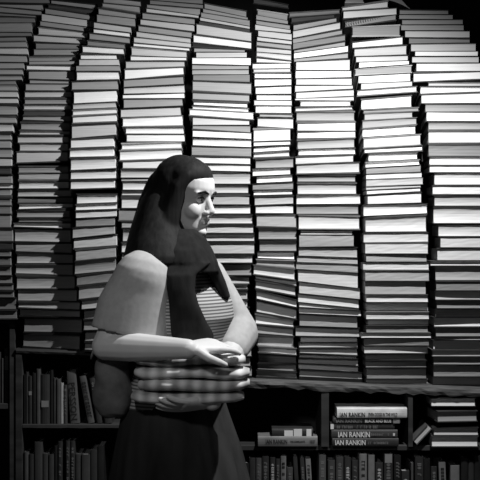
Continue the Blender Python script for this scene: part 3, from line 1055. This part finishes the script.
# nose, lips, chin, cheeks, brow, ears
capsule(bm, H(.080,0,.118), H(.099,0,.080), .009, .011); ball(bm, H(.098,0,.078), (.010,.012,.010))
for s in (-1, 1):
    ball(bm, H(.092, s*.011, .073), (.009,.009,.007)); ball(bm, H(.054, s*.036, .078), (.025,.024,.028))
    capsule(bm, H(.080, s*.012, .132), H(.070, s*.045, .130), .010, .008)
    ball(bm, H(-.005, s*.073, .095), (.018,.010,.03)); ball(bm, H(.0, s*.078, .105), (.012,.008,.016))
ball(bm, H(.070,0,.012), (.018,.020,.013))
capsule(bm, H(.083,-.016,.0505), H(.083,.016,.0505), .0065, .0065); capsule(bm, H(.082,-.013,.041), H(.082,.013,.041), .007, .007)
# neck, torso, arms, legs
capsule(bm, T(.0,0,1.34), H(-.025,0,.05), .060, .055, seg=20)
loft(bm, torso_secs(-.006))
for S, E, W, sr in ((SR, ER, WR, 1), (SL, EL, WL, -1)):
    capsule(bm, T(0, sr*.08, 1.33), S, .055, .052); chain(bm, [S, S.lerp(E,.5), E], [.052,.044,.040]); chain(bm, [E, E.lerp(W,.3), W], [.040,.041,.027])
HIP = [T(-.01, s*.085, .86) for s in (1,-1)]; KN = [T(.05,.09,.47), T(.16,-.09,.48)]; AN = [T(-.14,.09,.10), T(.25,-.09,.09)]
for h, k, a in zip(HIP, KN, AN):
    chain(bm, [h, k, k.lerp(a,.35), a], [.085,.055,.052,.036]); capsule(bm, a+Z*-.045, a+F*.12+Z*-.06, .034, .028)
def hand(bm, W, d, n, side, curl, spread=1.0, scale=1.0, thumb_up=1.0):
    """d: direction of the palm, n: towards the palm side; side: which way the index finger lies"""
    d = Vector(d).normalized(); n = (Vector(n)-d*Vector(n).dot(d)).normalized(); w = d.cross(n)*side
    k = scale; P0 = W; PE = W+d*.085*k
    loft(bm, [(P0-d*.01, w*.024*k, n*.018*k), (P0+d*.02*k, w*.031*k, n*.017*k), (P0+d*.06*k, w*.039*k, n*.015*k), (PE, w*.040*k, n*.013*k), (PE+d*.006*k, w*.034*k, n*.009*k)], seg=20)
    for i, (off, ln) in enumerate(((.031,.068),(.0105,.076),(-.0105,.071),(-.031,.056))):
        p = PE+w*off*k-d*.006; a = curl*(.8+.12*i); dd = (d+w*off*1.5*spread).normalized(); pts = [p]
        for q, fr_ in enumerate((.45,.32,.25)):
            ax = w.cross(dd) if False else None
            ang = a*(.5+.5*q); c_ = math.cos(ang); s_ = math.sin(ang)
            pts.append(pts[-1]+(dd*c_+n*s_)*ln*fr_*k)
        chain(bm, pts, [.0098*k,.0088*k,.0082*k,.0070*k], seg=10, rings=3)
    t0 = W+d*.018*k+w*.024*k; t1 = t0+(d*.5+w*.75+n*.3)*.036*k; t2 = t1+(d*.85+w*.3+n*.35)*.030*k; t3 = t2+(d*.9+w*.0+n*.45)*.026*k
    chain(bm, [t0, t1, t2, t3], [.0135*k,.0115*k,.0100*k,.0080*k], seg=10, rings=3)
# right hand lies along the top of the bundle towards the far elbow; left hand holds the bundle from below
hand(bm, WR, up(244,341,-.66)-WR, (.1,.45,-1), -1, .38)
hand(bm, WL, up(158,409,-.715)-WL, (0,.55,1), 1, .35)
def sockets(v):
    p = v.co+ORG
    for s in (-1, 1):
        c = H(.084, s*.031, .113); d = (p-c).length
        if d < .035: v.co -= (H(1,0,0)-H(0,0,0))*(.0095*math.exp(-(d/.014)**2))
body = solid('body', bm, SKIN, who, ORG, .0035, 2, sockets)
for s in (-1, 1):
    for nm_, mt, c, r in (('eye', EYEW, H(.0675, s*.031, .113), .0118),):
        bm = bmesh.new(); ball(bm, c, (r, r, r)); eye = solid(nm_, bm, mt, who, ORG, None)
        bm = bmesh.new(); ball(bm, H(.0755, s*.031, .1115), (.0052,.0052,.0056)); ir = solid('iris', bm, IRIS, eye, ORG, None)
    bm = bmesh.new(); chain(bm, [H(.090, s*.013, .131), H(.088, s*.030, .137), H(.076, s*.050, .131)], [.0028,.0036,.002], seg=8, rings=2)
    solid('eyebrow', bm, HAIR, who, ORG, None)
    bm = bmesh.new(); chain(bm, [H(.0800, s*.020, .1165), H(.0815, s*.031, .1200), H(.0745, s*.044, .1155)], [.0018,.0026,.0018], seg=8, rings=2)
    solid('eyelash', bm, HAIR, who, ORG, None)
bm = bmesh.new(); chain(bm, [H(.0835,-.022,.0470), H(.0865,-.008,.0500), H(.0865,.008,.0500), H(.0835,.022,.0470)], [.0012,.003,.003,.0012], seg=10, rings=3)
chain(bm, [H(.0820,-.018,.0440), H(.0860,0,.0415), H(.0820,.018,.0440)], [.0015,.0045,.0015], seg=10, rings=3)
solid('lips', bm, LIP, who, ORG, None)

# hair: cap on the skull, long fall over back and shoulders
bm = bmesh.new()
ball(bm, H(-.022, 0, .132), (.088,.084,.103)); ball(bm, H(.004, 0, .172), (.072,.076,.056)); ball(bm, H(-.02, 0, .195), (.068,.062,.040))
for s in (-1, 1):    # side locks framing the face
    chain(bm, [H(.035, s*.055, .178), H(.018, s*.072, .140), H(.006, s*.076, .08), H(.0, s*.082, .02), H(-.012, s*.09, -.03)], [.020,.022,.028,.034,.04])
chain(bm, [H(-.06,0,.12), H(-.075,0,.06), H(-.075,0,.0), H(-.08,0,-.06)], [.075,.080,.09,.095])
hs = [ # py, x left, x right, depth centre, half depth
 (178,154,176,-.45,.06),(189,148,180,-.45,.08),(200,141,183,-.45,.095),(214,136,184,-.46,.105),(230,131,188,-.47,.12),(244,127,194,-.48,.14),(256,124,198,-.48,.16),(264,123,196,-.48,.165)]
loft(bm, [(up((a+b)/2, py, dc), Vector(((b-a)/2/FPX*(CAMD+dc), 0, 0)), Vector((0, hd, 0))) for py, a, b, dc, hd in hs], seg=32, power=2.2)
hair = solid('hair', bm, HAIR, who, ORG, .004, 6)
# black scarf wound round the neck and hanging down in front
bm = bmesh.new()
ns = [(229,166,197,.055),(238,156,206,.085),(250,150,213,.12),(262,150,218,.135),(272,158,220,.13)]
loft(bm, [(up((a+b)/2, py, -.50), Vector(((b-a)/2/FPX*(CAMD-.5), 0, 0)), Vector((0, hd, 0))) for py, a, b, hd in ns], seg=28, power=2.2)
fs = [(262,160,212,-.60),(275,164,196,-.635),(290,167,195,-.645),(305,169,199,-.65),(320,170,206,-.65),(334,171,214,-.655),(346,174,214,-.665),(352,178,206,-.67)]
loft(bm, [(up((a+b)/2, py, yy), Vector(((b-a)/2/FPX*(CAMD+yy), 0, 0)), Vector((0, .022, 0))) for py, a, b, yy in fs], seg=24, power=2.6)
# far side end of the scarf lies over the other shoulder
fs = [(255,196,214,-.50),(268,203,220,-.50),(282,212,226,-.49),(298,220,231,-.48)]
loft(bm, [(up((a+b)/2, py, yy), Vector(((b-a)/2/FPX*(CAMD+yy), 0, 0)), Vector((0, .03, 0))) for py, a, b, yy in fs], seg=20, power=2.4)
solid('scarf', bm, SCARF, who, ORG, .004, 5)
# striped jersey body with loose grey sleeves
bm = bmesh.new(); loft(bm, torso_secs(.008, 1.36, .9))
ball(bm, T(.085,.055,1.205), (.055,.06,.055)); ball(bm, T(.085,-.055,1.205), (.055,.06,.055))
top = solid('striped_top', bm, STRIPE, who, ORG, .005, 4)
def sleeve(S, mid, end, ra, rm, re_):
    bm = bmesh.new(); ax = (end-S).normalized()
    side = Vector((0,1,0)).cross(ax).normalized(); dep = ax.cross(side)
    pts = [(S-ax*ra*1.0, ra*.30, .9), (S-ax*ra*.9, ra*.52, .95), (S-ax*ra*.65, ra*.80, 1.0), (S-ax*ra*.3, ra*.97, 1.0), (S, ra*1.03, .95), (S.lerp(mid,.5), (ra+rm)/2*1.02, .8), (mid, rm, .72), (mid.lerp(end,.6), (rm+re_)/2, .66), (end, re_, .62), (end-ax*.006, re_*.9, .6)]
    loft(bm, [(c, side*r, dep*r*q) for c, r, q in pts], seg=28, power=2.1)
    return bm
bm = sleeve(up(143,281,-.60), up(135,307,-.605), up(129,337,-.615), .085, .106, .110)
sl = solid('sleeve', bm, SLEEVE, who, ORG, .005, 6)
bm = sleeve(SL, SL.lerp(EL,.5), EL, .055, .060, .064)
for q in ((EL, EL.lerp(WL,.22), .062, .050),): capsule(bm, *q)
solid('sleeve', bm, SLEEVE, who, ORG, .005, 6)
# long dark skirt
bm = bmesh.new()
sk = [(1.02,.140,.10,.0),(.98,.152,.112,0),(.90,.178,.135,0),(.80,.20,.16,.01),(.6,.22,.21,.02),(.4,.24,.25,.03),(.2,.26,.29,.04),(.14,.262,.292,.04)]
loft(bm, [(T(s,0,z), R*a, F*b) for z, a, b, s in sk], seg=40)
def folds(v):
    p = v.co+ORG; r_ = p-T(0,0,p.z); a = math.atan2(r_.dot(R), r_.dot(F)); k = max(0, min(1, (.95-p.z)/.5))
    v.co += r_.normalized()*(.014*k*math.sin(a*11+p.z*3)+.006*k*math.sin(a*23))
solid('skirt', bm, SKIRT, who, ORG, .008, 3, folds)
for a in AN:
    bm = bmesh.new(); loft(bm, [(a+F*(-.05)+Z*(-a.z+.0+zz), R*w_, F*1e-3) if False else (a+F*.04+Z*(zz-a.z), F*l_, R*w_) for zz, l_, w_ in ((.0,.13,.042),(.02,.135,.045),(.045,.12,.043),(.075,.07,.040),(.09,.055,.038))], seg=24)
    solid('shoe', bm, SHOE, who, ORG, .006, 2)

# chequered folded bundle held between the arms
bc = up(191, 378, -.60)
e = empty('cloth_bundle', bc-Z*.09, 'folded chequered woollen bundle held in the woman\'s arms', 'blanket')
bw = 56/FPX*(CAMD-.6)
for k in range(4):
    py0 = 352+12.6*k; c = up(191+(-2, 1, 3, -3)[k], py0+6.4, -.635); hh = .0183
    bm = bmesh.new(); secs = []
    for q in range(13):
        t = -1+2*q/12; w_ = math.sqrt(max(0, 1-abs(t)**6))
        secs.append((c+Vector((t*bw*(1+.02*math.sin(k*2)), .006*math.sin(5*t+k), .003*math.sin(4*t+k*1.7))), Vector((0, .072*(.45+.55*w_)+.006*math.sin(3*t+k), 0)), Z*hh*(.5+.5*w_)))
    loft(bm, secs, seg=24, power=2.6)
    solid('fold', bm, PLAID, e, Vector(e.location), .004, 2)
# soft dark grey bag at her hip
gc = up(108, 386, -.52)
e = empty('shoulder_bag', gc-Z*.12, 'soft dark grey bag hanging at the woman\'s hip behind her elbow', 'bag')
def sagbag(v):
    p = v.co; v.co += Vector((.004*math.sin(p.z*60+p.x*25), .008*math.sin(p.x*40+p.z*30), .004*math.sin(p.x*55)))
bm = bmesh.new()
gs = [(350,104,122,.03),(358,98,127,.045),(372,95,130,.055),(390,93,131,.058),(404,95,131,.056),(413,99,128,.048),(418,105,121,.03)]
loft(bm, [(up((a+b)/2, py, -.56), Vector(((b-a)/2/FPX*(CAMD-.52), 0, 0)), Vector((0, hd, 0))) for py, a, b, hd in gs], seg=32, power=2.5)
solid('bag_body', bm, BAGM, e, Vector(e.location), .004, 3, sagbag)
bm = bmesh.new(); st = [up(92,356,-.52), up(100,330,-.50), up(118,296,-.49), up(140,262,-.50)]
for i in range(3): capsule(bm, st[i], st[i+1], .012, .012, sq=(1,.35), upv=(0,1,0))
solid('strap', bm, BAGM, e, Vector(e.location), None)
# ------------------------------------------------------------------ light and camera
def spot(loc, tgt, power, size, blend, rad, name):
    l = bpy.data.lights.new(name, 'SPOT'); l.energy = power; l.spot_size = math.radians(size); l.spot_blend = blend; l.shadow_soft_size = rad
    o = bpy.data.objects.new(name, l); C.objects.link(o); o.location = loc
    o.rotation_euler = (Vector(tgt)-Vector(loc)).to_track_quat('-Z', 'Y').to_euler(); return o
spot((.61, -.74, 2.53), (-.72, .05, -.38), 150, 142, 1.0, .02, 'spotlight_or_fill')
spot((-.55, -3.1, 2.5), (-.14, -.6, 1.15), 66, 23, 1.0, .12, 'spotlight_or_fill')  # added fill light that brightens the woman from the front, not a room lamp
w = bpy.data.worlds.new('World'); bpy.context.scene.world = w; w.use_nodes = True
w.node_tree.nodes['Background'].inputs[0].default_value = (.5,.5,.5,1); w.node_tree.nodes['Background'].inputs[1].default_value = .048
cd = bpy.data.cameras.new('camera'); cam = bpy.data.objects.new('camera', cd); C.objects.link(cam)
cam.location = (0, -CAMD, CAMZ); cam.rotation_euler = (math.radians(90), 0, 0)
cd.sensor_width = 36; cd.sensor_fit = 'HORIZONTAL'; cd.lens = 36*FPX/480; cd.clip_start = .05
sc = bpy.context.scene; sc.camera = cam
sc.view_settings.view_transform = 'Standard'; sc.view_settings.look = 'None'; sc.view_settings.gamma = 1; sc.view_settings.exposure = 0
sc.view_settings.use_curve_mapping = False
